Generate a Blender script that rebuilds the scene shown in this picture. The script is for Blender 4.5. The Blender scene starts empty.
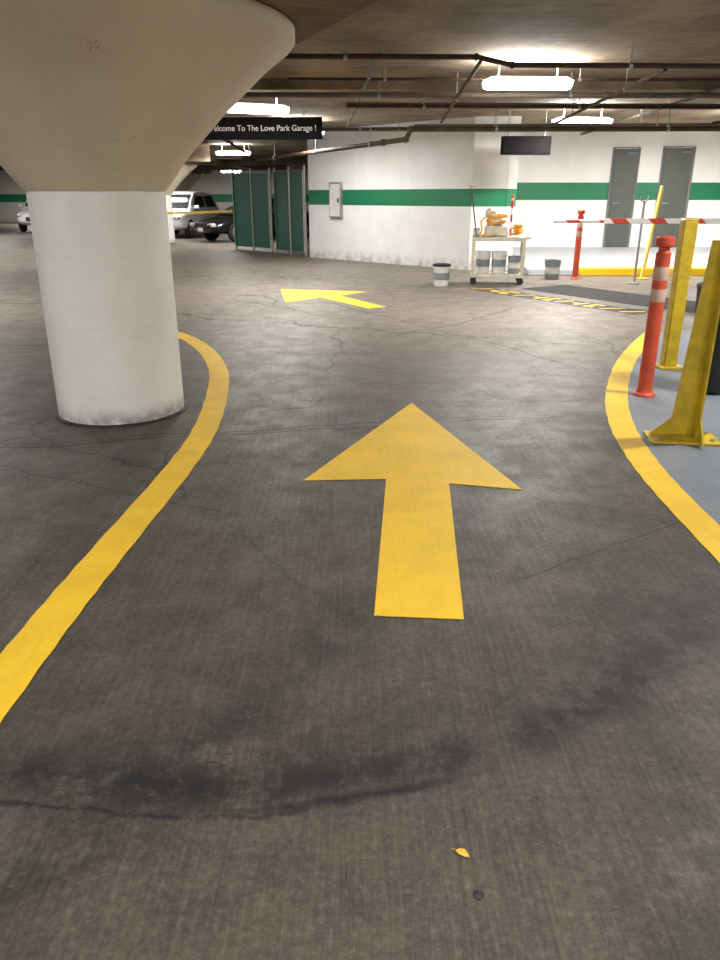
import bpy, bmesh, math, random
from mathutils import Vector, Matrix
random.seed(7)
S=bpy.context.scene
COL=S.collection
PI=math.pi

# ------------------------------------------------------------------ nodes
class NT:
    def __init__(s,name):
        s.m=bpy.data.materials.new(name); s.m.use_nodes=True
        s.t=s.m.node_tree; s.b=s.t.nodes['Principled BSDF']
        s.tc=s.t.nodes.new('ShaderNodeTexCoord')
    def P(s): return s.tc.outputs['Object']
    def set(s,inp,v):
        if isinstance(v,bpy.types.NodeSocket): s.t.links.new(v,inp)
        else:
            if hasattr(inp.default_value,'__len__') and len(inp.default_value)==4 and len(v)==3: v=(*v,1)
            inp.default_value=v
    def math(s,op,a,b=0.0,c=0.0,clamp=False):
        n=s.t.nodes.new('ShaderNodeMath'); n.operation=op; n.use_clamp=clamp
        s.set(n.inputs[0],a); s.set(n.inputs[1],b); s.set(n.inputs[2],c); return n.outputs[0]
    def vmath(s,op,a,b=(0,0,0)):
        n=s.t.nodes.new('ShaderNodeVectorMath'); n.operation=op
        s.set(n.inputs[0],a); s.set(n.inputs[1],b)
        return n.outputs['Value'] if op in('LENGTH','DISTANCE','DOT_PRODUCT') else n.outputs[0]
    def map(s,v,sc=(1,1,1),rot=(0,0,0),loc=(0,0,0)):
        n=s.t.nodes.new('ShaderNodeMapping'); s.set(n.inputs['Vector'],v)
        n.inputs['Scale'].default_value=sc; n.inputs['Rotation'].default_value=rot; n.inputs['Location'].default_value=loc
        return n.outputs[0]
    def noise(s,v,scale,det=4,rough=.55,dist=0,col=False):
        n=s.t.nodes.new('ShaderNodeTexNoise'); s.set(n.inputs['Vector'],v)
        n.inputs['Scale'].default_value=scale; n.inputs['Detail'].default_value=det
        n.inputs['Roughness'].default_value=rough; n.inputs['Distortion'].default_value=dist
        return n.outputs['Color' if col else 'Fac']
    def vor(s,v,scale,feat='F1',out='Distance'):
        n=s.t.nodes.new('ShaderNodeTexVoronoi'); n.feature=feat; s.set(n.inputs['Vector'],v)
        n.inputs['Scale'].default_value=scale; return n.outputs[out]
    def rng(s,v,a,b,c=0.,d=1.,smooth=True):
        n=s.t.nodes.new('ShaderNodeMapRange'); n.interpolation_type='SMOOTHSTEP' if smooth else 'LINEAR'
        s.set(n.inputs[0],v)
        for i,x in enumerate((a,b,c,d)): n.inputs[i+1].default_value=x
        return n.outputs[0]
    def mix(s,f,a,b):
        n=s.t.nodes.new('ShaderNodeMix'); n.data_type='RGBA'
        s.set(n.inputs[0],f); s.set(n.inputs[6],a); s.set(n.inputs[7],b); return n.outputs[2]
    def sep(s,v):
        n=s.t.nodes.new('ShaderNodeSeparateXYZ'); s.set(n.inputs[0],v); return n.outputs
    def comb(s,x,y,z):
        n=s.t.nodes.new('ShaderNodeCombineXYZ')
        for i,k in enumerate((x,y,z)): s.set(n.inputs[i],k)
        return n.outputs[0]
    def bump(s,h,st=.2,d=.01):
        n=s.t.nodes.new('ShaderNodeBump'); n.inputs['Strength'].default_value=st; n.inputs['Distance'].default_value=d
        s.set(n.inputs['Height'],h); s.t.links.new(n.outputs[0],s.b.inputs['Normal'])
    def out(s,col,rough=.6,metal=0.,spec=.5):
        s.set(s.b.inputs['Base Color'],col); s.set(s.b.inputs['Roughness'],rough); s.set(s.b.inputs['Metallic'],metal)
        s.b.inputs['Specular IOR Level'].default_value=spec
        return s.m

def simple(name,c,rough=.5,metal=0.,var=.25,scale=8,bump=.05,spec=.5):
    k=NT(name); f=k.noise(k.P(),scale,5)
    f=k.rng(f,.3,.75)
    m=k.out(k.mix(f,tuple(x*(1-var) for x in c),c),k.rng(f,0,1,min(1,rough+.08),rough),metal,spec)
    if bump: k.bump(k.noise(k.P(),scale*12,3),bump,.004)
    return m
def emis(name,c,st):
    k=NT(name); f=k.noise(k.P(),3,2)
    k.set(k.b.inputs['Emission Color'],k.mix(f,c,tuple(min(1,x*1.03) for x in c))); k.b.inputs['Emission Strength'].default_value=st
    return k.out(c,.4)

def mat_floor():
    k=NT('concrete_floor'); P=k.P(); x,y,z=k.sep(P)
    big=k.noise(P,.45,6,.6); mid=k.noise(P,3.4,12,.78,.2)
    c=k.mix(k.rng(mid,.32,.70),(.044,.036,.028),(.084,.070,.055))
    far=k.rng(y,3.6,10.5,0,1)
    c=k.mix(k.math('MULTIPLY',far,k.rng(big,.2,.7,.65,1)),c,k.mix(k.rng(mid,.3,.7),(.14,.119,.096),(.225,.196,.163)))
    c=k.mix(k.rng(big,.50,.68,0,.32),c,(.034,.028,.023))
    # diagonal trowel / broom marks
    g=k.noise(k.map(P,(70,2.0,1),(0,0,math.radians(42))),1,6,.75)
    g2=k.noise(k.map(P,(52,1.4,1),(0,0,math.radians(24))),1,6,.75)
    gg=k.math('ADD',k.math('MULTIPLY',g,.62),k.math('MULTIPLY',g2,.38))
    c=k.mix(k.rng(gg,.47,.62,0,.36),c,k.mix(.45,c,(.22,.20,.17)))
    c=k.mix(k.rng(gg,.38,.48,.36,0),c,(.02,.017,.014))
    fine=k.noise(P,42,10,.88)
    c=k.mix(k.rng(fine,.40,.51,.55,0),c,(.018,.015,.012))
    c=k.mix(k.rng(fine,.52,.62,0,.42),c,k.mix(.5,c,(.30,.275,.235)))
    nz=k.noise(P,1.5,8,.68); nz2=k.noise(P,4.2,10,.82)
    def arc(cx,cy,r,w,amt,c,a0=.15,lo=.2,xr=None,th=(.43,.54)):
        d=k.vmath('DISTANCE',k.comb(x,y,0.),(cx,cy,0))
        d=k.math('ADD',d,k.math('MULTIPLY',k.math('SUBTRACT',nz,.5),a0*2))
        d=k.math('ABSOLUTE',k.math('SUBTRACT',d,r))
        f=k.math('MULTIPLY',k.rng(d,0,w,1,0),k.rng(nz2,th[0],th[1],lo,1))
        if xr: f=k.math('MULTIPLY',f,k.math('MULTIPLY',k.rng(x,xr[0],xr[0]+.35),k.rng(x,xr[1]-.35,xr[1],1,0)))
        f=k.math('MULTIPLY',f,k.rng(y,4.5,6.5,1,.3))
        return k.mix(k.math('MULTIPLY',f,amt),c,(.008,.008,.010))
    c=arc(-.5,4.0,2.505,.026,1,c,.06,.6,(-.50,.45))
    c=arc(-.5,4.0,2.52,.014,.9,c,.10,.3,(-1.6,.1))
    c=arc(-.5,4.0,2.42,.13,.90,c,.12,.30)
    c=arc(-.5,4.0,2.28,.26,.40,c,.2,.1)
    c=arc(-.5,4.1,2.47,.16,.66,c,.14,.35,(.35,2.6))
    c=arc(-.1,4.2,3.35,.26,.5,c,.25,.0)
    c=arc(-6,6,7.0,.25,.45,c,.25,.0)
    c=arc(8,1,7.2,.3,.4,c,.25,.0)
    sc2=k.noise(k.map(P,(1.0,3.5,1),(0,0,.4)),.9,9,.75)
    c=k.mix(k.math('MULTIPLY',k.rng(sc2,.56,.70,0,.36),k.rng(y,4.5,7)),c,(.34,.315,.28))
    wv=k.vmath('ADD',P,k.vmath('SCALE',k.noise(P,1.1,8,.62,0,True)))
    n=wv.node; sc=n.inputs[1].links[0].from_node; sc.inputs['Scale'].default_value=.5
    e=k.vor(wv,.30,'DISTANCE_TO_EDGE')
    f=k.math('MULTIPLY',k.rng(e,.001,.0046,1,0),k.rng(k.noise(P,.9,3),.40,.53,.15,1))
    f=k.math('MULTIPLY',f,k.rng(y,2.2,4.0,.3,1))
    c=k.mix(k.math('MULTIPLY',f,.85),c,(.010,.008,.007))
    def line(a,b,amp,w,c,fq=.8,xr=None):
        t=k.math('SUBTRACT',k.math('SUBTRACT',y,k.math('MULTIPLY',x,b)),a)
        t=k.math('ADD',t,k.math('MULTIPLY',k.math('SUBTRACT',k.noise(P,fq,6,.55),.5),amp))
        f=k.rng(k.math('ABSOLUTE',t),w*.4,w,.85,0)
        if xr: f=k.math('MULTIPLY',f,k.math('MULTIPLY',k.rng(x,xr[0],xr[0]+.3),k.rng(x,xr[1]-.3,xr[1],1,0)))
        return k.mix(f,c,(.012,.010,.008))
    c=line(4.95,.18,.5,.024,c)
    c=line(5.02,.18,.5,.014,c)
    c=line(9.0,-.45,1.6,.035,c,.8,(-6,2.5))
    c=line(10.6,-1.8,1.2,.045,c,.6,(-.6,2.2))
    c=line(8.0,1.2,.8,.035,c,.6,(.3,2.4))
    c=line(2.2,.75,.5,.010,c,.7,(.5,1.8))
    c=line(3.9,-.35,.5,.011,c,.7,(.9,1.7))
    c=line(3.1,-.5,.5,.010,c,.7,(-2.5,-.5))
    v=k.vor(P,5.0); cc=k.sep(k.vor(P,5.0,'F1','Color'))[0]
    f=k.math('MULTIPLY',k.rng(v,.03,.06,1,0),k.rng(cc,.82,.86))
    c=k.mix(k.math('MULTIPLY',f,.85),c,(.012,.011,.01))
    v=k.vor(P,9.3); cc=k.sep(k.vor(P,9.3,'F1','Color'))[1]
    f=k.math('MULTIPLY',k.rng(v,.02,.05,1,0),k.rng(cc,.90,.92))
    c=k.mix(k.math('MULTIPLY',f,.8),c,(.45,.42,.37))
    r=k.rng(mid,.3,.7,.62,.46)
    k.bump(k.math('ADD',k.math('MULTIPLY',gg,.7),k.math('ADD',k.math('MULTIPLY',mid,.5),k.math('MULTIPLY',fine,.7))),.30,.004)
    return k.out(c,r,0,.40)

def mat_ceiling():
    k=NT('concrete_ceiling'); P=k.P()
    a=k.noise(P,.7,8,.68,.4); b=k.noise(P,5,7,.7)
    c=k.mix(k.rng(a,.35,.65),(.145,.104,.068),(.33,.265,.185))
    c=k.mix(k.rng(b,.52,.70,0,.5),c,(.08,.058,.04))
    f=k.noise(k.map(P,(.6,9,1)),1.0,4)
    c=k.mix(k.rng(f,.55,.7,0,.3),c,(.40,.35,.27))
    k.bump(b,.3,.01)
    return k.out(c,.85)

def mat_blockwall(name,z0,z1,white=(.84,.845,.84),green=(.006,.17,.075)):
    k=NT(name); P=k.P(); x,y,z=k.sep(P)
    br=k.t.nodes.new('ShaderNodeTexBrick'); k.set(br.inputs['Vector'],k.comb(x,z,0.))
    br.inputs['Scale'].default_value=1; br.inputs['Brick Width'].default_value=.4; br.inputs['Row Height'].default_value=.2
    br.inputs['Mortar Size'].default_value=.004; br.inputs['Mortar Smooth'].default_value=.4
    br.inputs['Color1'].default_value=(1,1,1,1); br.inputs['Color2'].default_value=(.985,.985,.985,1); br.inputs['Mortar'].default_value=(.95,.95,.95,1)
    n=k.noise(P,2.5,6)
    c=k.mix(k.rng(n,.35,.7),tuple(v*.94 for v in white),white)
    m=k.math('MULTIPLY',k.math('GREATER_THAN',z,z0),k.math('LESS_THAN',z,z1))
    c=k.mix(m,c,green)
    mm=k.t.nodes.new('ShaderNodeMix'); mm.data_type='RGBA'; mm.blend_type='MULTIPLY'; mm.inputs[0].default_value=1
    k.set(mm.inputs[6],c); k.set(mm.inputs[7],br.outputs['Color']); c=mm.outputs[2]
    d=k.math('MULTIPLY',k.rng(z,0,.3,1,0),k.rng(k.noise(P,6,5),.35,.7,.1,.7))
    c=k.mix(d,c,(.25,.22,.18))
    k.bump(br.outputs['Fac'],-.1,.003)
    return k.out(c,.5)

def mat_column(name,c0,c1,grime=True):
    k=NT(name); P=k.P(); x,y,z=k.sep(P)
    n=k.noise(P,2.2,7,.6,.3)
    c=k.mix(k.rng(n,.32,.68),c0,c1)
    rows=k.math('ABSOLUTE',k.math('SUBTRACT',k.math('FRACT',k.math('DIVIDE',k.math('ADD',z,k.math('MULTIPLY',n,.05)),.23)),.5))
    c=k.mix(k.rng(rows,.48,.5,0,.12 if grime else .0),c,(.35,.33,.30))
    v=k.vor(P,3.1); cc=k.sep(k.vor(P,3.1,'F1','Color'))[0]
    f=k.math('MULTIPLY',k.rng(k.math('ADD',v,k.math('MULTIPLY',k.noise(P,30,3),.06)),.06,.08,1,0),k.rng(cc,.70,.71))
    c=k.mix(k.math('MULTIPLY',f,.85 if grime else .45),c,(.12,.10,.08))
    v=k.vor(P,6.3); cc=k.sep(k.vor(P,6.3,'F1','Color'))[1]
    f=k.math('MULTIPLY',k.rng(k.math('ADD',v,k.math('MULTIPLY',k.noise(P,40,3),.08)),.07,.10,1,0),k.rng(cc,.84,.85))
    c=k.mix(k.math('MULTIPLY',f,.6 if grime else .3),c,(.2,.17,.14))
    sm=k.noise(k.map(P,(3,3,9)),1.3,8,.75)
    c=k.mix(k.rng(sm,.60,.74,0,.30 if grime else .15),c,(.42,.39,.35))
    if grime:
        d=k.math('MULTIPLY',k.rng(z,0,.16,1,0),k.rng(k.noise(P,7,7,.7),.35,.65,.05,.9))
        c=k.mix(d,c,(.2,.17,.13))
    else:
        cr=k.vor(k.vmath('ADD',P,k.noise(P,2.5,5,.6,0,True)),1.1,'DISTANCE_TO_EDGE')
        c=k.mix(k.math('MULTIPLY',k.rng(cr,.001,.006,.6,0),k.rng(k.noise(P,1.3,2),.52,.58)),c,(.14,.11,.08))
    k.bump(k.math('ADD',n,k.math('MULTIPLY',k.noise(P,60,3),.4)),.2,.01)
    return k.out(c,.55)

def mat_paint(name,c,wear=.5,dirt=(.14,.10,.05),lo=.88):
    k=NT(name); P=k.P()
    a=k.noise(P,2.5,8,.72,.3); b=k.noise(P,28,6,.8)
    col=k.mix(k.rng(a,.38,.62),tuple(v*lo for v in c),c)
    col=k.mix(k.rng(b,.60,.72,0,wear),col,dirt)
    g=k.noise(k.map(P,(70,2.0,1),(0,0,math.radians(42))),1,5,.72)
    col=k.mix(k.rng(g,.34,.47,.20,0),col,tuple(v*.55 for v in c))
    k.bump(k.math('ADD',b,g),.2,.003)
    return k.out(col,.6,0,.35)

def mat_stripes(name,ca,cb,axis=0,period=.6,slant=0.,duty=.5):
    k=NT(name); o=k.sep(k.P())
    t=k.math('ADD',o[axis],k.math('MULTIPLY',o[2],slant))
    f=k.math('GREATER_THAN',k.math('FRACT',k.math('DIVIDE',t,period)),duty)
    n=k.rng(k.noise(k.P(),20,4),.5,.8,0,.25)
    return k.out(k.mix(n,k.mix(f,ca,cb),(.3,.27,.24)),.45)

def mat_mesh_slats():
    k=NT('green_privacy_mesh'); P=k.P(); x,y,z=k.sep(P)
    a=k.math('ABSOLUTE',k.math('SUBTRACT',k.math('FRACT',k.math('DIVIDE',x,.07)),.5))
    u=k.math('ABSOLUTE',k.math('SUBTRACT',k.math('FRACT',k.math('DIVIDE',k.math('ADD',x,z),.11)),.5))
    w=k.math('ABSOLUTE',k.math('SUBTRACT',k.math('FRACT',k.math('DIVIDE',k.math('SUBTRACT',x,z),.11)),.5))
    wire=k.math('MAXIMUM',k.math('GREATER_THAN',u,.46),k.math('GREATER_THAN',w,.46))
    c=k.mix(k.rng(a,.3,.48),(.006,.100,.072),(.003,.04,.03))
    c=k.mix(k.math('MULTIPLY',wire,.4),c,(.08,.19,.15))
    return k.out(c,.5)

M={}
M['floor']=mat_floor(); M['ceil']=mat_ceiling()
M['wallA']=mat_blockwall('white_block_wall',1.29,1.64)
M['wallB']=mat_blockwall('white_block_wall_raised',1.41,1.79)
M['wallfar']=mat_blockwall('aged_block_wall',1.15,1.6,(.55,.52,.47))
M['shaft']=mat_column('white_column_paint',(.80,.79,.765),(.87,.865,.85))
M['cap']=mat_column('tan_capital_paint',(.66,.565,.42),(.72,.63,.48),False)
M['yel']=mat_paint('yellow_road_paint',(.89,.56,.020),.34)
M['blue']=mat_paint('grey_blue_floor_paint',(.19,.215,.25),.3,(.1,.1,.1))
M['plat']=mat_paint('pale_platform_paint',(.50,.52,.54),.3,(.2,.19,.18))
M['yelmet']=simple('yellow_enamel',(.66,.47,.02),.4,0,.35,9)
M['red']=simple('red_orange_plastic',(.70,.095,.038),.45,0,.3,6)
M['white']=simple('white_plastic',(.78,.77,.74),.4,0,.2,6)
M['refl']=simple('faded_reflective_band',(.68,.46,.40),.4,0,.2,12)
M['dark']=simple('black_rubber',(.018,.018,.02),.6,0,.3,8)
M['mat']=simple('black_ribbed_mat',(.028,.028,.030),.8,0,.3,8,.3)
M['blk']=simple('black_sign_panel',(.006,.006,.007),.8,0,.2,5,0,.15)
M['grey']=simple('grey_painted_steel',(.22,.23,.23),.45,.0,.2,5)
M['galv']=simple('galvanised_steel',(.45,.45,.44),.4,.7,.2,12)
M['pipe']=simple('rusty_brown_pipe',(.095,.058,.038),.6,.2,.4,6)
M['pipe2']=simple('dull_grey_pipe',(.18,.15,.12),.6,.1,.3,6)
M['orange']=simple('orange_hose_rubber',(.84,.42,.04),.45,0,.25,9)
M['yelpl']=simple('yellow_plastic',(.78,.55,.10),.4,0,.2,5)
M['gbucket']=simple('grey_plastic_bucket',(.25,.29,.32),.45,0,.25,8)
M['ivory']=simple('ivory_plastic',(.66,.62,.50),.45,0,.25,7)
M['slats']=mat_mesh_slats()
M['glow']=emis('fluorescent_diffuser',(1,.985,.96),30)
M['hous']=simple('white_enamel_housing',(.8,.8,.78),.4,0,.1,4)
M['stripe']=mat_stripes('red_white_barrier_stripes',(.62,.06,.04),(.84,.83,.80),0,.6,1.,.42)
M['stick']=mat_stripes('red_white_stick',(.68,.03,.02),(.8,.78,.75),2,.24)
M['tape']=mat_stripes('yellow_black_tape',(.8,.55,.03),(.75,.6,.2),0,.3,1.)
M['text']=simple('white_lettering',(.80,.80,.80),.5,0,.05,5,0)
M['leaf']=simple('dry_yellow_leaf',(.75,.48,.05),.6,0,.3,40)
M['carw']=simple('white_car_paint',(.86,.87,.89),.3,.0,.03,2,0)
M['cark']=simple('black_car_paint',(.012,.013,.016),.15,.2,.1,2,0)
M['glass']=simple('dark_tinted_glass',(.03,.035,.04),.08,.0,.1,2,0)
M['tyre']=simple('tyre_rubber',(.02,.02,.02),.8,0,.2,20)
M['lampc']=simple('clear_headlamp',(.7,.72,.75),.15,.3,.1,6,0)
M['lampr']=simple('red_tail_lamp',(.5,.01,.01),.25,0,.1,6,0)
M['green']=simple('green_hose_rubber',(.02,.14,.06),.45,0,.3,9)
M['doorm']=simple('grey_door_paint',(.082,.092,.086),.45,0,.12,3)

# ------------------------------------------------------------------ meshes
class MB:
    def __init__(s): s.b=bmesh.new()
    def _basis(s,d):
        d=Vector(d).normalized(); up=Vector((0,0,1)) if abs(d.z)<.95 else Vector((1,0,0))
        u=d.cross(up).normalized(); v=u.cross(d).normalized(); return u,v
    def box(s,c,sz,rz=0,rx=0,ry=0,taper=1.):
        R=Matrix.Rotation(rz,3,'Z')@Matrix.Rotation(ry,3,'Y')@Matrix.Rotation(rx,3,'X')
        vs=[]
        for k in(-1,1):
            t=taper if k>0 else 1
            for i,j in((-1,-1),(1,-1),(1,1),(-1,1)):
                vs.append(s.b.verts.new(Vector(c)+R@Vector((i*sz[0]/2*t,j*sz[1]/2*t,k*sz[2]/2))))
        for f in((3,2,1,0),(4,5,6,7),(0,1,5,4),(1,2,6,5),(2,3,7,6),(3,0,4,7)): s.b.faces.new([vs[i] for i in f])
        return s
    def tube(s,path,r,seg=12,closed=False,cap=True):
        path=[Vector(p) for p in path]; n=len(path); rings=[]
        rr=r if isinstance(r,(list,tuple)) else [r]*n
        u=None
        for i,p in enumerate(path):
            if closed: d=path[(i+1)%n]-path[i-1]
            else: d=(path[min(i+1,n-1)]-path[max(i-1,0)])
            d.normalize()
            if u is None: u,v=s._basis(d)
            else:
                u=(u-d*u.dot(d)).normalized(); v=d.cross(u).normalized()
            if i==0: v=d.cross(u).normalized()
            rings.append([s.b.verts.new(p+u*rr[i]*math.cos(a*2*PI/seg)+v*rr[i]*math.sin(a*2*PI/seg)) for a in range(seg)])
        m=n if closed else n-1
        for i in range(m):
            A=rings[i];B=rings[(i+1)%n]
            for a in range(seg): s.b.faces.new((A[a],A[(a+1)%seg],B[(a+1)%seg],B[a]))
        if cap and not closed:
            s.b.faces.new(rings[0][::-1]); s.b.faces.new(rings[-1])
        return s
    def cyl(s,p0,p1,r,r2=None,seg=20): return s.tube([p0,p1],[r,r if r2 is None else r2],seg)
    def lathe(s,prof,c=(0,0,0),seg=48,closed=False):
        rings=[]
        for r,z in prof:
            if r<1e-5: rings.append([s.b.verts.new((c[0],c[1],c[2]+z))])
            else: rings.append([s.b.verts.new((c[0]+r*math.cos(a*2*PI/seg),c[1]+r*math.sin(a*2*PI/seg),c[2]+z)) for a in range(seg)])
        for A,B in zip(rings,rings[1:]):
            for a in range(seg):
                b=(a+1)%seg
                q=[A[a%len(A)],A[b%len(A)],B[b%len(B)],B[a%len(B)]]
                u=[]
                for w in q:
                    if w not in u: u.append(w)
                if len(u)>2: s.b.faces.new(u)
        return s
    def torus(s,c,R,r,seg=40,ss=10,wob=0.,rx=0,sq=1.,ry=0):
        p=[]
        Rm=Matrix.Rotation(ry,3,'Y')@Matrix.Rotation(rx,3,'X')
        for i in range(seg):
            a=i*2*PI/seg; w=wob*math.sin(3*a+R*40)
            p.append(Vector(c)+Rm@Vector(((R+w)*math.cos(a),(R+w)*math.sin(a)*sq,w*.6)))
        return s.tube(p,r,ss,closed=True)
    def prism(s,poly,z0,z1):
        a=[s.b.verts.new((p[0],p[1],z0)) for p in poly]; b=[s.b.verts.new((p[0],p[1],z1)) for p in poly]
        s.b.faces.new(a[::-1]); s.b.faces.new(b); n=len(poly)
        for i in range(n): s.b.faces.new((a[i],a[(i+1)%n],b[(i+1)%n],b[i]))
        return s
    def prismy(s,poly,y0,y1,in1=0.):
        a=[s.b.verts.new((p[0],y0,p[1])) for p in poly]; b=[s.b.verts.new((p[0],y1,p[1])) for p in poly]
        s.b.faces.new(a); s.b.faces.new(b[::-1]); n=len(poly)
        for i in range(n): s.b.faces.new((a[(i+1)%n],a[i],b[i],b[(i+1)%n]))
        return s
    def ribbon(s,pts,w,z0,z1):
        pts=[Vector((p[0],p[1])) for p in pts]; L=[];R=[]
        for i,p in enumerate(pts):
            d=(pts[min(i+1,len(pts)-1)]-pts[max(i-1,0)]).normalized(); n=Vector((-d.y,d.x))
            ww=w/2*(1+.03*math.sin(i*1.7))
            L.append(p+n*ww);R.append(p-n*ww)
        for i in range(len(pts)-1):
            q=[R[i],R[i+1],L[i+1],L[i]]
            s.prism([(v.x,v.y) for v in q],z0,z1)
        bmesh.ops.remove_doubles(s.b,verts=s.b.verts,dist=1e-5)
        return s
    def obj(s,name,mat,parent=None,loc=(0,0,0),rz=0,bevel=0,smooth=True,bseg=2):
        bmesh.ops.recalc_face_normals(s.b,faces=s.b.faces)
        for f in s.b.faces: f.smooth=smooth
        for e in s.b.edges:
            if len(e.link_faces)==2 and e.calc_face_angle(0)>.6: e.smooth=False
        me=bpy.data.meshes.new(name); s.b.to_mesh(me); s.b.free()
        o=bpy.data.objects.new(name,me); COL.objects.link(o)
        me.materials.append(M[mat] if isinstance(mat,str) else mat)
        o.location=loc; o.rotation_euler=(0,0,rz)
        if parent: o.parent=parent
        if bevel:
            b=o.modifiers.new('bevel','BEVEL'); b.width=bevel; b.segments=bseg; b.limit_method='ANGLE'
        return o
def empty(name,loc,rz=0):
    o=bpy.data.objects.new(name,None); o.location=loc; o.rotation_euler=(0,0,rz); o.empty_display_size=.1; COL.objects.link(o); return o
def top(o,label,cat,group=None,kind=None):
    o['label']=label; o['category']=cat
    if group: o['group']=group
    if kind: o['kind']=kind
    return o
def struct(o): o['kind']='structure'; return o
def copy_thing(o,loc,rz=None,label=None):
    c=o.copy(); COL.objects.link(c); c.location=loc
    if rz is not None: c.rotation_euler=(0,0,rz)
    if label: c['label']=label
    for ch in o.children:
        d=ch.copy(); COL.objects.link(d); d.parent=c
        for g in ch.children:
            e=g.copy(); COL.objects.link(e); e.parent=d
    return c
def spline(pts,n=10):
    out=[]; P=[Vector(p) for p in pts]; P=[P[0]*2-P[1]]+P+[P[-1]*2-P[-2]]
    for i in range(1,len(P)-2):
        for k in range(n):
            t=k/n; a,b,c,d=P[i-1],P[i],P[i+1],P[i+2]
            out.append(.5*((2*b)+(c-a)*t+(2*a-5*b+4*c-d)*t*t+(3*b-a-3*c+d)*t**3))
    out.append(P[-2]); return out
def text(name,body,mat,size,parent,loc,rot,width=None,bold=0.):
    cu=bpy.data.curves.new(name,'FONT'); cu.body=body; cu.size=size; cu.extrude=.002; cu.align_x='CENTER'; cu.align_y='CENTER'; cu.offset=bold
    t=bpy.data.objects.new(name+'_src',cu); COL.objects.link(t)
    bpy.context.view_layer.update()
    me=bpy.data.meshes.new_from_object(t.evaluated_get(bpy.context.evaluated_depsgraph_get()))
    bpy.data.objects.remove(t); me.materials.clear(); me.materials.append(M[mat])
    xs=[v.co.x for v in me.vertices]
    if width:
        k=width/(max(xs)-min(xs))
        for v in me.vertices: v.co.x*=k
    o=bpy.data.objects.new(name,me); COL.objects.link(o); o.location=loc; o.rotation_euler=rot; o.parent=parent
    return o

# ------------------------------------------------------------------ shell
CH=3.0
struct(MB().box((-6.5,26.5,-.1),(39,67,.2)).obj('floor','floor',smooth=False))
struct(MB().box((-6.5,26.5,CH+.1),(39,67,.2)).obj('ceiling','ceil',smooth=False))
def wall(name,p0,p1,mat,z0=0.,z1=CH,th=.2):
    p0=Vector(p0);p1=Vector(p1);d=p1-p0;L=d.length
    return struct(MB().box((L/2,th/2,(z0+z1)/2),(L,th,z1-z0)).obj(name,mat,loc=(p0.x,p0.y,0),rz=math.atan2(d.y,d.x),smooth=False))
wall('wall_office_side',(-1.31,20.2),(2.34,16.6),'wallA')
wall('wall_office_front',(2.34,16.6),(3.25,16.5),'wallA')
wall('wall_office_return',(3.25,16.5),(3.35,18.7),'wallA')
wall('wall_back',(3.2,18.5),(13,18.5),'wallB')
wall('wall_far',(-26,48),(13,48),'wallfar')
wall('wall_left',(-26,-7),(-26,48),'wallfar')
wall('wall_right',(13,18.5),(13,-7),'wallfar')
wall('wall_behind',(13,-7),(-26,-7),'wallfar')
bi=1
for (y,w,dz) in ((11.6,.4,.14),(20.5,.6,.25),(27.5,.6,.25),(35,.6,.25),(42,.6,.25)):
    x1=13 if y<18 else (-3.9); x0=-26
    struct(MB().box(((x0+x1)/2,y,CH-dz/2),(x1-x0,w,dz)).obj('trim_%d'%bi,'ceil',bevel=.015,smooth=False)); bi+=1
for x in (-6.0,):
    struct(MB().box((x,20,CH-.09),(.45,50,.17)).obj('trim_%d'%bi,'ceil',bevel=.015,smooth=False)); bi+=1
def slopebox(x0,x1,y0,y1,z0,z1):
    m=MB(); v=[m.b.verts.new(p) for p in((x0,y0,0),(x1,y0,0),(x1,y1,0),(x0,y1,0),(x0,y0,z0),(x1,y0,z0),(x1,y1,z1),(x0,y1,z1))]
    for f in((3,2,1,0),(4,5,6,7),(0,1,5,4),(1,2,6,5),(2,3,7,6),(3,0,4,7)): m.b.faces.new([v[i] for i in f])
    return m
struct(slopebox(3.36,13,15.5,18.5,.14,.36).obj('floor_platform','plat',smooth=False))
struct(MB().box((8.7,15.4,.08),(8.6,.22,.16)).obj('trim_kerb','yel',bevel=.02))
struct(MB().box((3.87,15.42,.07),(1.0,.16,.14)).obj('trim_kerb_plain','plat',bevel=.02))

def door(n,x0,x1,z0,z1,y=18.5):
    e=struct(empty('door_%d'%n,((x0+x1)/2,y,z0))); w=x1-x0; h=z1-z0
    MB().tube([(-w/2-.03,-.02,0),(-w/2-.03,-.02,h+.03),(w/2+.03,-.02,h+.03),(w/2+.03,-.02,0)],.03,4).obj('door_frame','grey',e)
    m=MB().box((0,-.012,h/2),(w,.045,h))
    m.obj('door_leaf','doorm',e,bevel=.004)
    MB().cyl((-w/2+.08,-.035,.98),(-w/2+.08,-.09,.98),.022).cyl((-w/2+.08,-.085,.98),(-w/2+.2,-.085,.98),.012).obj('door_handle','galv',e)
    MB().box((w/4,-.045,h-.09),(.24,.05,.05)).obj('door_closer','grey',e,bevel=.01)
    for c in e.children: c['kind']='structure'
door(1,5.84,6.36,.36,2.5)
door(2,6.98,7.62,.36,2.52)

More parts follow.
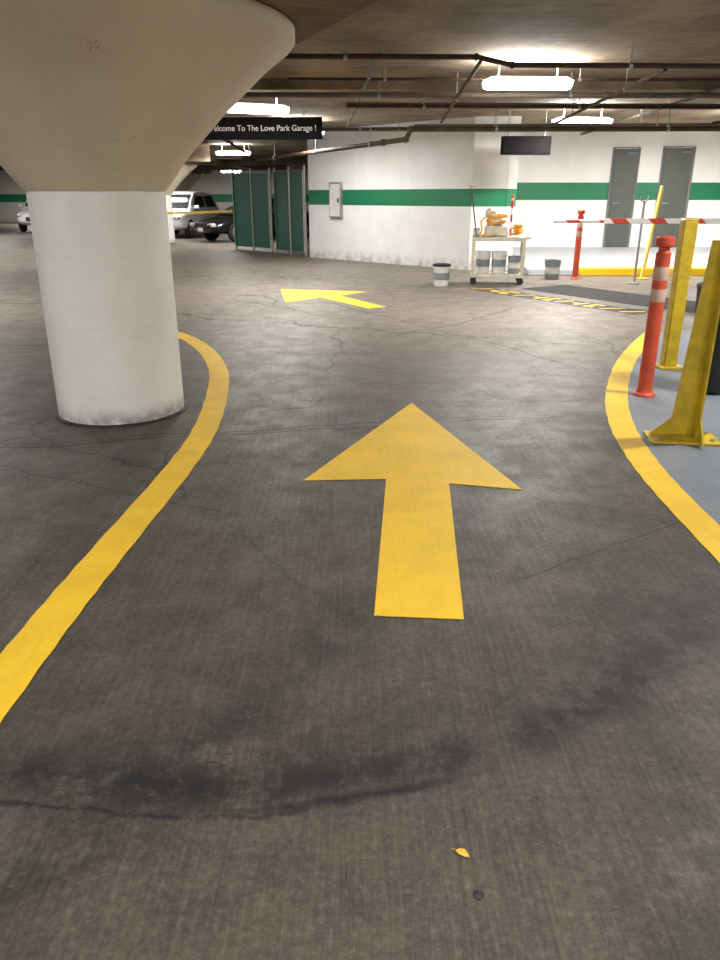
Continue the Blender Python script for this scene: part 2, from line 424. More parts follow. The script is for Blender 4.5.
# ------------------------------------------------------------------ floor markings
Z0,Z1=.001,.004
ar=MB().prism([(.40,5.57),(-.318,3.895),(.148,3.92),(.054,2.456),(.394,2.43),(.497,3.85),(.885,3.755)],Z0,Z1).obj('painted_arrow','yel',smooth=False)
top(ar,'large solid yellow straight arrow painted on dark concrete','floor marking')
a2=MB().prism([(-1.37,13.05),(-1.12,11.35),(-.63,11.95),(.12,10.72),(.37,10.88),(-.32,12.18),(.12,12.72)],Z0,Z1).obj('painted_arrow','yel',smooth=False)
top(a2,'yellow arrow painted on concrete, pointing towards the green gates','floor marking')
ll=spline([(-1.19,.2,0),(-1.18,1.0,0),(-1.18,1.8,0),(-1.165,2.43,0),(-1.135,3.0,0),(-1.07,4.07,0),(-1.065,4.87,0),(-1.155,5.82,0),(-1.31,6.74,0),(-1.62,7.7,0),(-2.1,8.6,0),(-2.8,9.3,0)])
top(MB().ribbon(ll,.17,Z0,Z1).obj('painted_line','yel',smooth=False),'curved yellow edge line sweeping past the round column','floor marking')
rl=spline([(1.68,.3,0),(1.66,1.5,0),(1.655,2.4,0),(1.66,3.07,0),(1.68,3.78,0),(1.73,4.34,0),(1.84,5.0,0),(2.07,5.82,0),(2.50,6.93,0),(3.0,7.95,0),(3.45,8.75,0)])
top(MB().ribbon(rl,.17,Z0,Z1).obj('painted_line','yel',smooth=False),'curved yellow edge line around the grey painted island','floor marking')
isl=[(p[0],p[1]) for p in rl[::4]]+[(3.45,8.75),(6.5,9.2),(6.5,.3)]
struct(MB().prism(isl,.0002,.0009).obj('floor_island','blue',smooth=False))
hd=Vector((1.8,-2.9)).normalized(); ang=math.atan2(hd.y,hd.x)
m=MB(); hw=.55; Lh=3.7
rib=[(-hw,0),(-hw+.03,.010)]
for i in range(18): yy=-hw+.05+i*(2*hw-.1)/17; rib+=[(yy-.012,.010),(yy,.014),(yy+.012,.010)]
rib+=[(hw-.03,.010),(hw,0)]
A=[m.b.verts.new((0,p[0],p[1])) for p in rib]; B=[m.b.verts.new((Lh,p[0],p[1])) for p in rib]
for i in range(len(rib)): m.b.faces.new((A[i],A[(i+1)%len(rib)],B[(i+1)%len(rib)],B[i]))
m.b.faces.new(A);m.b.faces.new(B[::-1])
top(m.obj('rubber_mat','mat',loc=(3.25,13.4,0),rz=ang),'flat black ribbed rubber mat lying across the lane','floor mat')
e=empty('painted_strip',(2.05,13.2,0),ang)
MB().box((1.72,0,.0015),(3.5,.44,.002)).obj('painted_band','dark',e,smooth=False)
xx=0; rn=random.Random(5)
while xx<3.2:
    w=rn.choice((.14,.18,.24)); t=rn.random(); za,zb_=.0028,.0045
    if t<.35: poly=[(xx,-.16),(xx+.07,-.16),(xx+w,.16),(xx+w-.07,.16)]
    elif t<.7: poly=[(xx,-.16),(xx+w,-.16),(xx+w,-.09),(xx+.07,-.09),(xx+.07,.09),(xx+w,.09),(xx+w,.16),(xx,.16)]
    else: poly=[(xx,-.04),(xx+w-.06,-.04),(xx+w-.06,-.16),(xx+w,-.16),(xx+w,.16),(xx+w-.06,.16),(xx+w-.06,.04),(xx,.04)]
    MB().prism(poly,za,zb_).obj('stencil_mark','yel',e,smooth=False)
    xx+=w+.12
top(e,'black painted strip with broken yellow stencil marks beside mat','floor marking')

# ------------------------------------------------------------------ columns
def column(loc):
    e=empty('concrete_column',loc)
    MB().lathe([(0,.012),(.448,.012),(.45,.03),(.449,.8),(.447,1.50),(.44,1.535),(0,1.535)],seg=72).obj('shaft','shaft',e)
    MB().lathe([(0,0),(.475,0),(.472,.008),(.455,.014),(0,.014)],seg=72).obj('base_ring','dark',e)
    MB().lathe([(0,1.53),(.452,1.53),(.47,1.55),(.61,1.73),(.87,2.0),(1.18,2.28),(1.33,2.39),(1.365,2.43),(1.365,2.50),(1.35,2.51),(0,2.51)],seg=96).obj('capital','cap',e)
    MB().box((0,0,2.755),(3.0,3.0,.49),rz=0).obj('drop_panel','ceil',e,rz=math.radians(24),bevel=.02)
    return e
c0=column((-1.78,5.38,0)); top(c0,'thick round white column with flared tan capital beside yellow line','column','round garage columns')
for p in ((-6.72,26.3,0),(-17.2,30,0),(-9.05,39,0),(-12.2,44,0)):
    copy_thing(c0,p,label='distant round white column with flared capital')

# ------------------------------------------------------------------ lights
G=1.12
def fixture(loc,rz=0,power=60,up=0,Lf=1.06,col=(1,.965,.91)):
    e=empty('ceiling_light',loc,rz)
    MB().box((0,0,.03),(Lf,.22,.04),taper=.85).obj('housing','hous',e,bevel=.008)
    for sx in (-.35,.35): MB().cyl((sx,0,.05),(sx,0,CH-loc[2]),.007,seg=8).obj('hanger','hous',e)
    prof=[]
    for i in range(11): a=PI+i*PI/10; prof.append((.16*math.cos(a),.01+.095*math.sin(a)))
    m=MB(); secs=[(-Lf/2,.35),(-Lf/2+.015,.8),(-Lf/2+.05,1),(Lf/2-.05,1),(Lf/2-.015,.8),(Lf/2,.35)]
    R=[[m.b.verts.new((x_,p[0]*s_,p[1]*s_)) for p in prof] for x_,s_ in secs]
    for A,B in zip(R,R[1:]):
        for i in range(11): m.b.faces.new((A[i],A[(i+1)%11],B[(i+1)%11],B[i]))
    m.b.faces.new(R[0]);m.b.faces.new(R[-1][::-1]); m.obj('diffuser','glow',e)
    li=bpy.data.lights.new('lamp_tube','AREA'); li.shape='RECTANGLE'; li.size=Lf*.85; li.size_y=.16; li.energy=power*G; li.color=col
    lo=bpy.data.objects.new('lamp_tube',li); COL.objects.link(lo); lo.parent=e; lo.location=(0,0,-.095)
    if up:  # added upward lamp, makes the halo on ceiling and upper wall
        li=bpy.data.lights.new('added_uplight','AREA'); li.shape='RECTANGLE'; li.size=Lf*.9; li.size_y=.16; li.energy=up*G; li.color=col
        lo=bpy.data.objects.new('added_uplight',li); COL.objects.link(lo); lo.parent=e; lo.location=(0,0,.056); lo.rotation_euler=(PI,0,0)
    return top(e,'glowing fluorescent ceiling light fixture, some added for brightness','ceiling light','fluorescent ceiling lights')
zl=CH-.23
F=[((2.0,9.95,zl),.04,140,95),((-1.62,12.7,zl),.4,105,60),((4.0,14.75,zl),.1,175,150),((-3.95,25.2,zl),0,130,26),
   ((3.9,5.0,zl),0,92,0),((.4,.6,zl),0,48,0),((-4.8,2.6,zl),.2,80,0),((-6.5,10.5,zl),0,110,0),((-9.5,17.5,zl),0,115,0),
   ((7.6,15.4,zl),0,170,110),((8.0,9.0,zl),0,110,20),((-8.2,23,zl),0,110,10),((-15,22,zl),0,90,10),((-8.0,29.6,zl),0,180,12),((-14.5,31,zl),0,90,12),((-12,40,zl),0,100,0),((-1.2,17.0,zl),.8,100,34),((-13.5,12,zl),0,90,0),((-7.0,43.5,zl),0,110,0),((-18,44,zl),0,150,0),  # lamps near the SUV and far left corner are added to brighten them
   ((2.6,-2.6,zl),0,190,0),((-2.4,-3.4,zl),0,220,0)]  # added unseen lamps behind the camera, brighten column shaft and capital
for f in F: fixture(*f)

# ------------------------------------------------------------------ pipes
def pipe(pts,r,mat,label,hang=()):
    e=empty('ceiling_pipe',pts[0])
    o=Vector(pts[0]); pp=[Vector(p)-o for p in pts]
    m=MB()
    for a,b in zip(pp,pp[1:]): m.cyl(a,b,r,seg=14)
    for a in pp[1:-1]:
        dd=r*1.5; m.lathe([(0,-dd),(r*1.2,-dd*.6),(r*1.35,0),(r*1.2,dd*.6),(0,dd)],a,16)
    m.obj('pipe_run',mat,e)
    for i,(a,b) in enumerate(zip(pp,pp[1:])):
        l=(b-a).length
        if l<1.2: continue
        k=max(1,int(l/2.2)); u=(b-a).normalized()
        for j in range(k):
            c=a.lerp(b,(j+.5)/k)
            MB().cyl((c.x,c.y,c.z+r*.8),(c.x,c.y,CH-o.z),.007,seg=8).cyl(c-u*.02,c+u*.02,r*1.3,seg=14).obj('hanger','galv',e)
            if j and j%2==0:
                MB().cyl(c+u*.5-u*.05,c+u*.5+u*.05,r*1.35,seg=14).obj('coupling',mat,e)
    return top(e,label,'pipe','overhead garage pipes')
B_='rusty brown pipe hung under the garage ceiling'; G_='dull grey pipe hung under the concrete ceiling'
pipe([(-2.6,20.5,2.36),(.75,13.25,2.36),(.82,13.1,2.50),(9,12.95,2.50)],.040,'pipe',B_)
pipe([(-4.2,8.6,2.84),(1.2,8.7,2.84),(1.6,8.8,2.78),(9,8.75,2.74)],.026,'pipe',B_)
pipe([(-3.5,10.9,2.74),(9,10.8,2.72)],.034,'pipe2',G_)
pipe([(3.2,8.78,2.74),(3.35,14.2,2.66),(9.5,14.3,2.62)],.022,'pipe',B_)
pipe([(4.7,7.5,2.84),(5.0,18.4,2.80)],.026,'pipe2',G_)
pipe([(-5,16.0,2.70),(1.9,15.8,2.70)],.03,'pipe2',G_)
pipe([(-2.9,12.5,2.8),(-3.6,27,2.72)],.03,'pipe',B_)
pipe([(-12,25.0,2.66),(-3.9,26.6,2.66)],.04,'pipe',B_)
pipe([(-.9,10.4,2.86),(8.8,10.4,2.84)],.018,'pipe',B_)
pipe([(-.2,12.2,2.74),(9,12.3,2.72)],.026,'pipe',B_)
pipe([(-.2,12.45,2.80),(9,12.55,2.78)],.018,'pipe2',G_)
pipe([(.9,13.7,2.60),(9.0,13.6,2.62)],.02,'pipe2',G_)
pipe([(7.4,10.9,2.70),(5.6,13.0,2.58)],.022,'pipe',B_)
pipe([(0.2,8.7,2.86),(-.3,17.2,2.8)],.02,'pipe2',G_)
pipe([(1.25,8.75,2.80),(1.3,13.1,2.60)],.02,'pipe',B_)
pipe([(-1.6,15.2,2.66),(1.6,14.9,2.66)],.02,'pipe',B_)

# ------------------------------------------------------------------ signs
e=empty('hanging_sign',(-1.78,14.4,2.61),math.radians(-3))
MB().box((0,0,0),(2.24,.05,.36)).obj('sign_board','blk',e,bevel=.006)
text('lettering','Welcome To The Love Park Garage !','text',.132,e,(.045,-.029,0.0),(PI/2,0,0),1.94,0.)
MB().cyl((-.8,0,.18),(-.8,0,.39),.01).obj('hanger','galv',e); MB().cyl((.8,0,.18),(.8,0,.39),.01).obj('hanger','galv',e)
top(e,'long black hanging welcome sign with white lettering','sign')
e=empty('hanging_sign',(3.17,15.5,2.40))
MB().box((0,0,0),(.95,.08,.33)).obj('sign_board','blk',e,bevel=.008)
MB().cyl((-.35,0,.16),(-.35,0,.60),.01).obj('hanger','galv',e); MB().cyl((.35,0,.16),(.35,0,.60),.01).obj('hanger','galv',e)
MB().box((0,-.045,0),(.88,.012,.27)).obj('sign_face','blk',e,bevel=.004)
top(e,'blank black hanging display sign near the office corner','sign')
wd=Vector((3.65,-3.6)).normalized(); wa=math.atan2(wd.y,wd.x)
def onA(t): return Vector((-1.31,20.2))+wd*t
p=onA(1.05)
e=empty('wall_cabinet',(p.x,p.y,0),wa)
MB().box((0,-.04,1.4),(.42,.08,.82)).obj('cabinet_frame','galv',e,bevel=.008)
MB().box((0,-.085,1.4),(.34,.012,.74)).obj('cabinet_door','white',e,bevel=.004)
MB().box((.13,-.1,1.4),(.03,.02,.1)).obj('latch','dark',e)
top(e,'narrow grey-framed hose cabinet on the green-striped wall','cabinet')

# ------------------------------------------------------------------ green gates
def gate(p0,p1,n):
    p0=Vector(p0);p1=Vector(p1);dd=p1-p0; L=dd.length
    e=empty('fence_gate',(p0.x,p0.y,0),math.atan2(dd.y,dd.x)); w=L/n
    for i in range(n):
        x0=i*w+.04;x1=(i+1)*w-.04
        MB().box(((x0+x1)/2,0,1.1),(x1-x0,.03,2.0)).obj('mesh_panel','slats',e)
        MB().tube([(x0,-.03,.1),(x1,-.03,.1),(x1,-.03,2.1),(x0,-.03,2.1)],.018,8,closed=True).obj('gate_frame','galv' if i==n-1 else 'green',e)
    for i in range(n+1):
        MB().cyl((i*w,0,0),(i*w,0,2.2),.032,seg=12).lathe([(.036,2.18),(.036,2.21),(.018,2.24),(0,2.245)],(i*w,0,0),12).obj('post','galv',e)
    return e
top(gate((-3.74,23.45),(-2.50,22.1),2),'green slatted chain-link gate panel on steel posts','gate','green chain-link gates')
top(gate((-2.34,21.9),(-1.42,20.42),2),'green slatted chain-link gate beside the white wall','gate','green chain-link gates')

# ------------------------------------------------------------------ bollards / posts
def delineator(loc,h,label,rz=0):
    e=empty('delineator_post',loc,rz)
    MB().lathe([(0,0),(.085,0),(.085,.015),(.066,.03),(.06,.05),(0,.05)],seg=32).obj('post_base','red',e)
    MB().lathe([(0,.04),(.056,.04),(.054,h-.12),(.042,h-.105),(.040,h-.075),(0,h-.075)],seg=32).obj('post','red',e)
    MB().lathe([(0,h-.08),(.05,h-.08),(.068,h-.07),(.072,h-.045),(.068,h-.012),(.05,h),(0,h)],seg=32).obj('cap','red',e)
    MB().lathe([(.0552,h-.32),(.0566,h-.315),(.0566,h-.225),(.0552,h-.22)],seg=32).obj('reflective_band','refl',e)
    MB().lathe([(.0552,h-.48),(.0566,h-.475),(.0566,h-.39),(.0552,h-.385)],seg=32).obj('reflective_band','refl',e)
    return top(e,label,'traffic post','red delineator posts')
delineator((2.29,5.82,0),1.22,'red-orange plastic delineator post with faded bands beside yellow line')
delineator((4.15,14.75,0),1.26,'red-orange plastic delineator post near the grey bucket')
e=empty('bollard',(2.88,6.85,0))
MB().box((0,0,.66),(.12,.12,1.28)).obj('post','yelmet',e,bevel=.012)
MB().box((0,0,.012),(.22,.22,.024)).obj('base_plate','yelmet',e,bevel=.004)
MB().box((0,0,1.31),(.13,.13,.02),taper=.8).obj('cap','yelmet',e,bevel=.004)
top(e,'square yellow steel post on the painted island','bollard')
e=empty('bollard',(2.12,4.66,0),math.radians(-8))
MB().prismy([(-.075,.02),(.08,.02),(.11,1.25),(.01,1.25)],.04,.054).obj('angle_post','yelmet',e,bevel=.003,smooth=False)
MB().prism([(.072,-.075),(.086,-.075),(.086,.04),(.072,.04)],.02,1.25).obj('angle_flange','yelmet',e,bevel=.003,smooth=False)
MB().prismy([(-.20,.02),(-.07,.02),(-.065,.14)],.036,.05).obj('gusset','yelmet',e,smooth=False)
MB().prismy([(-.16,.02),(.02,.02),(.02,.22)],-.006,.006).obj('gusset','yelmet',e,loc=(.08,-.05,0),rz=PI/2,smooth=False)
MB().box((.0,-.01,.010),(.44,.24,.018)).obj('base_plate','yelmet',e,bevel=.004)
for (bx,by) in ((-.16,-.08),(.17,-.08),(-.16,.08),(.17,.08)): MB().cyl((bx,by,.015),(bx,by,.035),.014,seg=6).obj('bolt','galv',e)
top(e,'yellow steel angle guard post with gussets on base plate','bollard')
e=empty('black_bin',(2.86,5.95,0))
pr=[(0,.02),(.155,.02),(.16,.05),(.185,.62),(.195,.66),(.195,.74),(.20,.80),(.205,.84),(.17,.84),(.16,.3),(0,.3)]
MB().lathe(pr,seg=32).obj('bin_body','dark',e)
MB().torus((0,0,.84),.19,.02,32,8).obj('rim','dark',e)
MB().torus((0,0,.84),.13,.022,32,8,.01).torus((0,0,.80),.12,.022,32,8,.01).obj('green_hose','green',e)
MB().cyl((-.15,.02,.06),(-.19,.02,.06),.06).obj('wheel','dark',e)
top(e,'black plastic bin holding green hose beside yellow posts','bin')

e=empty('barrier_gate',(9.3,12.6,0))
MB().box((0,0,.5),(.4,.4,1.0)).box((0,0,1.08),(.44,.44,.16),taper=.8).obj('gate_cabinet','yelmet',e,bevel=.02)
MB().box((-2.75,-.24,1.13),(5.4,.04,.08)).obj('barrier_arm','stripe',e,bevel=.01)
MB().cyl((0,-.19,1.13),(0,-.28,1.13),.08).obj('pivot','galv',e)
top(e,'boom barrier with red and white striped arm lowered','barrier gate')
e=empty('barrier_gate',(9.6,14.4,0))
MB().box((0,0,.5),(.4,.4,1.0)).box((0,0,1.08),(.44,.44,.16),taper=.8).obj('gate_cabinet','yelmet',e,bevel=.02)
MB().box((-3.05,-.24,1.07),(6.1,.035,.055)).obj('barrier_arm','stripe',e,bevel=.01)
MB().cyl((0,-.19,1.07),(0,-.28,1.07),.08).obj('pivot','galv',e)
top(e,'second boom barrier with slim red and white arm','barrier gate')
e=empty('yellow_pole',(5.42,14.7,0))
MB().cyl((0,0,.02),(.22,.15,1.68),.032,seg=14).obj('pole','yelpl',e)
MB().lathe([(0,0),(.12,0),(.12,.02),(.05,.035),(0,.035)],seg=24).obj('pole_base','yelmet',e)
top(e,'yellow pole leaning slightly beside the kerb','pole')
e=empty('grey_pole',(5.0,13.9,0))
MB().cyl((0,0,.02),(.0,0,1.42),.022,seg=14).obj('pole','galv',e)
MB().lathe([(0,0),(.1,0),(.1,.02),(.03,.035),(0,.035)],seg=24).obj('pole_base','galv',e)
MB().tube([(-.07,0,1.5),(-.06,0,1.43),(0,0,1.40),(.06,0,1.43),(.07,0,1.5)],.014,8).obj('arm_rest','galv',e)
top(e,'thin grey steel arm-rest pole near the barrier','pole')
def tape(p0,p1,sag,label):
    p0=Vector(p0);p1=Vector(p1);dd=p1-p0; m=MB(); n=12; pv=None
    for i in range(n+1):
        t=i/n; p=dd*t; p.z-=sag*4*t*(1-t); Lx=(dd.xy.length)*t
        a=m.b.verts.new((Lx,0,p.z-.035)); b=m.b.verts.new((Lx,.002,p.z+.035))
        if pv: m.b.faces.new((pv[0],a,b,pv[1]))
        pv=(a,b)
    o=m.obj('caution_tape','tape',loc=p0,rz=math.atan2(dd.y,dd.x)); return top(o,label,'caution tape')
tape((-9.6,25.2,1.0),(-3.80,23.42,1.08),.05,'yellow caution tape stretched in front of parked cars')
e=empty('steel_stanchion',(-9.65,25.2,0))
MB().cyl((0,0,.02),(0,0,1.1),.03).obj('pole','galv',e)
MB().lathe([(0,0),(.18,0),(.18,.02),(.04,.04),(0,.04)],seg=24).obj('stanchion_base','dark',e)
top(e,'steel stanchion holding the yellow caution tape','stanchion')

# ------------------------------------------------------------------ cart
e=empty('utility_cart',(2.50,14.0,0),math.radians(-8))
def tray(z,h=.05):
    m=MB().box((0,0,z),(.94,.5,.03))
    for sx in(-1,1): m.box((sx*.465,0,z-h/2),(.02,.5,h))
    for sy in(-1,1): m.box((0,sy*.245,z-h/2),(.94,.02,h))
    return m
tray(.80).obj('top_shelf','ivory',e,bevel=.006)
tray(.17).obj('bottom_shelf','ivory',e,bevel=.006)
for sx in(-1,1):
    for sy in(-1,1):
        MB().box((sx*.44,sy*.225,.48),(.06,.05,.62)).obj('leg','ivory',e,bevel=.006)
        m=MB().cyl((sx*.42,sy*.2-.018,.055),(sx*.42,sy*.2+.018,.055),.055,seg=20).box((sx*.42,sy*.2,.12),(.05,.05,.07)); m.obj('caster','dark',e)
MB().tube([(.46,-.2,.80),(.54,-.2,.80),(.54,.2,.80),(.46,.2,.80)],.018,10).obj('handle','ivory',e)
top(e,'ivory two-shelf plastic utility cart loaded with painting gear','cart')
def bucket(loc,r,h,mat,label,lid=None):
    e=empty('bucket',loc)
    MB().lathe([(0,0),(r*.84,0),(r*.86,.01),(r*.96,h*.8),(r*1.04,h*.8),(r*1.04,h*.84),(r*.98,h*.85),(r,h*.97),(r*1.06,h*.97),(r*1.06,h),(r*.95,h),(r*.8,.02),(0,.02)],seg=36).obj('bucket_body',mat,e)
    MB().tube([(r*1.05*math.cos(a),-r*.45*math.sin(a)-r*.62*math.sin(a),h*.88-.30*h*math.sin(a)) for a in [i*PI/14 for i in range(15)]],.004,6).obj('handle','galv',e)
    MB().lathe([(r*.925,h*.30),(r*.935,h*.31),(r*.965,h*.62),(r*.955,h*.63)],seg=36).obj('label_band','gbucket' if mat=='white' else 'white',e)
    if lid: MB().lathe([(0,h+.012),(r*.9,h+.012),(r*1.07,h+.004),(r*1.08,h-.03),(r*1.0,h-.03)],seg=36).obj('lid',lid,e)
    return top(e,label,'bucket')
bucket((1.45,13.6,0),.15,.37,'white','white plastic pail with dark lid on the floor','dark')
bucket((3.70,14.75,0),.155,.36,'gbucket','grey plastic bucket standing near red post')
bucket((2.23,13.99,.19),.135,.38,'white','white plastic pail on the cart lower shelf')
bucket((2.52,13.95,.19),.135,.38,'white','white plastic pail with band on the cart lower shelf')
bucket((2.79,13.91,.19),.115,.30,'gbucket','grey plastic pail on the cart lower shelf')
def can(cx_,cy_,mt,s=1.):
    e=empty('paint_can',(cx_,cy_,.817))
    MB().lathe([(0,0),(.062*s,0),(.064*s,.006),(.062*s,.012),(.062*s,.125*s),(.066*s,.130*s),(.064*s,.137*s),(.05*s,.132*s),(0,.132*s)],seg=28).obj('can_body','galv',e)
    MB().lathe([(.0625*s,.03),(.0635*s,.031),(.0635*s,.11*s),(.0625*s,.111*s)],seg=28).obj('paper_label',mt,e)
    top(e,'small metal paint can standing on the cart','paint can')
can(2.12,14.17,'white')
def heap(seed,c,ax,n,r,flat=1.):
    rr=random.Random(seed); pts=[]; a=0
    for i in range(n):
        a+=rr.uniform(.6,1.2); h=i/n
        R=rr.uniform(.55,1.05)*(1-.3*h)
        pts.append((c[0]+ax[0]*R*math.cos(a)+rr.uniform(-.02,.02),c[1]+ax[1]*R*math.sin(a),c[2]+ax[2]*h+rr.uniform(0,.06)*flat))
    return spline(pts,6)
e=empty('paint_sprayer',(2.44,14.02,.817),math.radians(-8))
MB().box((0,0,.09),(.44,.32,.18),taper=.9).obj('frame_tub','ivory',e,bevel=.03)
MB().cyl((-.17,.04,.25),(.10,.04,.25),.09,seg=24).obj('motor','white',e,bevel=.01)
MB().lathe([(0,0),(.085,0),(.10,.03),(.10,.10),(.06,.14),(.035,.16),(0,.16)],(-.10,.04,.33),22).obj('hopper','ivory',e)
MB().tube(heap(4,(.0,-.02,.17),(.25,.17,.20),34,.016),.015,8).tube(spline([(-.18,-.05,.34),(-.27,-.12,.26),(-.25,-.19,.14),(-.26,-.20,.04),(-.12,-.2,.02),(.02,-.19,.06)],6),.015,8).obj('spray_hose','orange',e)
top(e,'cream paint sprayer draped with looped orange hose','paint sprayer')
top(MB().tube(heap(9,(0,0,.022),(.125,.18,.18),30,.018,.4),.017,8).obj('coiled_hose','orange',loc=(2.81,13.92,.822)),'orange hose heaped loosely on top of the cart','hose')
e=empty('roller_pole',(2.10,14.03,.817),math.radians(-8))
MB().cyl((0,0,.0),(-.13,0,.80),.012,seg=10).obj('pole','pipe',e)
MB().cyl((-.13,0,.80),(-.15,0,.86),.007,seg=8).obj('roller_frame','galv',e)
MB().cyl((-.20,0,.87),(-.08,0,.84),.02,seg=14).obj('roller_head','ivory',e)
top(e,'thin dark paint roller pole leaning up from the cart','paint roller')
e=empty('marker_stick',(2.74,14.20,.82))
MB().cyl((0,0,0),(0,0,.66),.022,seg=12).obj('stick','stick',e)
MB().lathe([(0,.65),(.026,.65),(.026,.69),(0,.71)],seg=12).obj('tip','red',e)
top(e,'red and white striped marker stick standing on the cart','marker')

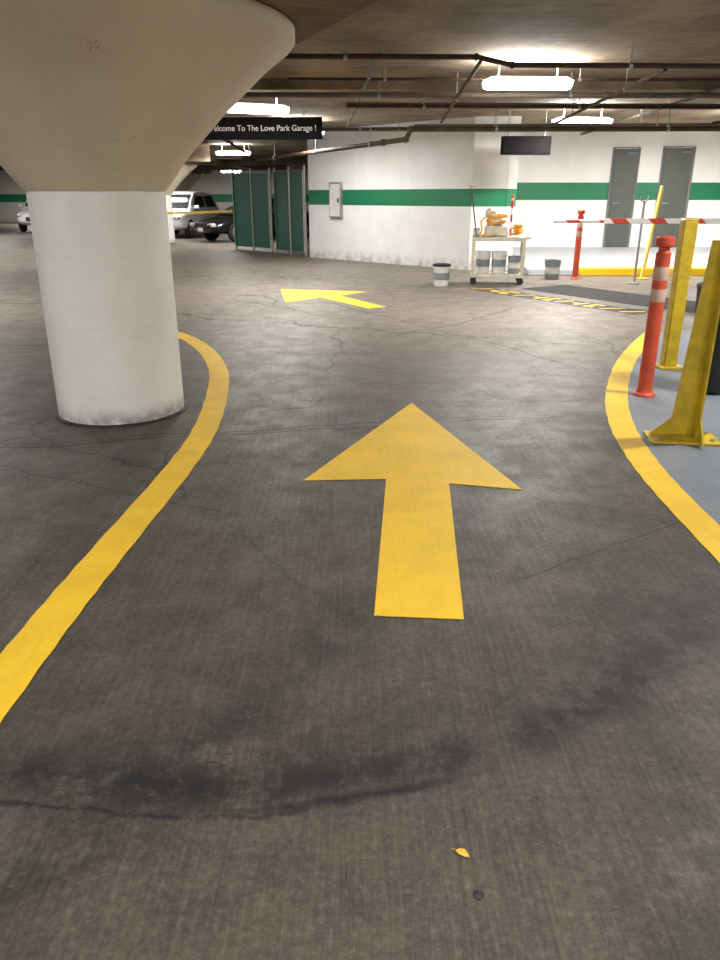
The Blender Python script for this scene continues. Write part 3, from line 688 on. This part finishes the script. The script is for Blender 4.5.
# ------------------------------------------------------------------ cars
def car(loc,rz,paint,suv,label):
    e=empty('car',loc,rz); L=4.6; W=1.84; h=1.68 if suv else 1.42
    zb=1.0 if suv else .84
    secs=[(-2.30,.50,.42,.72,.80),(-2.24,.34,.28,zb-.06,.90),(-1.9,.27,.25,zb+.02,.92),(-1.0,.25,.25,zb+.03,.93),(.0,.25,.25,zb+.02,.93),(1.1,.25,.25,zb+.0,.92),(1.8,.26,.25,zb-.08,.90),(2.15,.30,.27,zb-.17,.84),(2.32,.42,.36,zb-.34,.68)]
    m=MB(); rings=[]
    for (x,zl_,zm,zt,hw) in secs:
        pr=[(-hw*.85,zl_),(-hw,zl_+.12),(-hw*1.0,(zl_+zt)/2),(-hw*.96,zt-.10),(-hw*.86,zt-.015),(-hw*.4,zt+.02),(hw*.4,zt+.02),(hw*.86,zt-.015),(hw*.96,zt-.10),(hw,(zl_+zt)/2),(hw,zl_+.12),(hw*.85,zl_)]
        rings.append([m.b.verts.new((x,a,b)) for a,b in pr])
    for A,B in zip(rings,rings[1:]):
        for i in range(12): m.b.faces.new((A[i],A[(i+1)%12],B[(i+1)%12],B[i]))
    m.b.faces.new(rings[0]); m.b.faces.new(rings[-1][::-1])
    o=m.obj('body',paint,e); ss=o.modifiers.new('sub','SUBSURF'); ss.levels=2; ss.render_levels=2
    if suv: cs=[(-2.18,zb-.1,zb-.02),(-2.08,zb-.1,zb+.35),(-1.85,zb-.1,h-.10),(-1.2,zb-.1,h-.01),(-.3,zb-.1,h),(.2,zb-.1,h-.05),(.75,zb-.1,zb+.36),(1.25,zb-.1,zb-.02)]
    else: cs=[(-1.95,zb-.1,zb-.02),(-1.5,zb-.1,zb+.28),(-1.05,zb-.1,h-.06),(-.5,zb-.1,h),(-.1,zb-.1,h-.01),(.2,zb-.1,h-.08),(.7,zb-.1,zb+.26),(1.25,zb-.1,zb-.02)]
    m=MB(); rings=[]
    def yy(z): return .86-.20*(z-zb)/(h-zb)
    for (x,z0,zt) in cs:
        pr=[(-.86,z0),(-yy((z0+zt)/2),(z0+zt)/2),(-yy(zt)+.03,zt-.04),(-yy(zt)*.7,zt),(yy(zt)*.7,zt),(yy(zt)-.03,zt-.04),(yy((z0+zt)/2),(z0+zt)/2),(.86,z0)]
        rings.append([m.b.verts.new((x,a,b)) for a,b in pr])
    for A,B in zip(rings,rings[1:]):
        for i in range(8): m.b.faces.new((A[i],A[(i+1)%8],B[(i+1)%8],B[i]))
    m.b.faces.new(rings[0]); m.b.faces.new(rings[-1][::-1])
    o=m.obj('cabin',paint,e)
    z0=zb+.09; z1=h-.18
    for sy in(-1,1):
        for (xa,xb,xc,xd) in (((-1.85 if suv else -1.45),-.68,-.68,(-1.7 if suv else -1.0)),(-.54,.86,.28,-.54)):
            m=MB(); v=[m.b.verts.new((x,sy*(yy(z)+.02),z)) for x,z in((xa,z0),(xb,z0),(xc,z1),(xd,z1))]; m.b.faces.new(v); m.obj('side_window','glass',e)
    def glass(nm,x0,z0,x1,z1,off):
        m=MB(); v=[m.b.verts.new(p) for p in((x0+off,-yy(z0)+.12,z0),(x0+off,yy(z0)-.12,z0),(x1+off,yy(z1)-.10,z1),(x1+off,-yy(z1)+.10,z1))]; m.b.faces.new(v); m.obj(nm,'glass',e)
    if suv: glass('windscreen',1.12,zb+.09,.34,h-.12,.05); glass('rear_window',-2.13,zb+.14,-1.95,h-.18,-.03)
    else: glass('windscreen',1.14,zb+.06,.27,h-.11,.05); glass('rear_window',-1.86,zb+.06,-1.1,h-.09,-.05)
    for x in(-1.4,1.42):
        for sy in(-1,1):
            w=MB().cyl((x,sy*.74,.33),(x,sy*.935,.33),.33,seg=28).obj('wheel','tyre',e,bevel=.02)
            m=MB().cyl((x,sy*.93,.33),(x,sy*.95,.33),.06,seg=16)
            for a in range(5): an=a*2*PI/5; m.box((x+.11*math.cos(an),sy*.94,.33+.11*math.sin(an)),(.22,.015,.05),ry=-an)
            m.torus((x,sy*.94,.33),.21,.016,28,6,0,PI/2)
            m.obj('hub','galv',w)
    for sy in(-1,1):
        MB().box((2.20,sy*.60,zb-.27),(.16,.34,.12),rz=-sy*.35).obj('headlight','lampc',e,bevel=.03)
        MB().box((-2.24,sy*.72,zb-.16),(.1,.26,.16)).obj('tail_light','lampr',e,bevel=.03)
        MB().box((.85,sy*(W/2+.07),zb+.1),(.12,.2,.13)).obj('mirror',paint,e,bevel=.03)
    MB().box((2.30,0,.56),(.06,.8,.16)).obj('grille','dark',e,bevel=.02)
    MB().box((2.345,0,.42),(.02,.32,.12)).obj('number_plate','white',e)
    return top(e,label,'car')
car((-3.75,28.4,0),math.radians(222),'cark',False,'black saloon car parked behind the green gates')
car((-7.15,31.4,0),math.radians(-98),'carw',True,'white SUV parked beyond the round columns')
car((-14.4,36.5,0),math.radians(-84),'carw',True,'white car parked near the green-striped wall')

m=MB(); pts=[(-.018,0),(-.012,.007),(0,.011),(.012,.006),(.02,0),(.010,-.008),(-.004,-.010),(-.013,-.006)]
c=m.b.verts.new((0,0,.006)); vs=[m.b.verts.new((p[0],p[1],.002+abs(p[1])*.4)) for p in pts]
for i in range(8): m.b.faces.new((c,vs[i],vs[(i+1)%8]))
m.tube([(-.018,0,.003),(-.028,-.003,.003)],.0008,5)
top(m.obj('leaf','leaf',loc=(.25,1.36,0),rz=-.6),'small dry yellow leaf lying on the concrete','leaf')
top(MB().lathe([(0,0),(.012,0),(.013,.004),(.009,.007),(0,.008)],seg=14).obj('pebble','dark',loc=(.272,1.245,0)),'small black scrap lying on the concrete','debris')

# ------------------------------------------------------------------ world, camera
w=bpy.data.worlds.new('world'); S.world=w; w.use_nodes=True
w.node_tree.nodes['Background'].inputs[0].default_value=(.8,.75,.65,1); w.node_tree.nodes['Background'].inputs[1].default_value=.1
cam=bpy.data.cameras.new('camera'); co=bpy.data.objects.new('camera',cam); COL.objects.link(co)
co.location=(0,0,1.5); co.rotation_euler=(math.radians(90-21),0,0); cam.lens=27.75; cam.sensor_width=36; cam.clip_start=.05; cam.clip_end=200
S.camera=co
S.view_settings.view_transform='Standard'
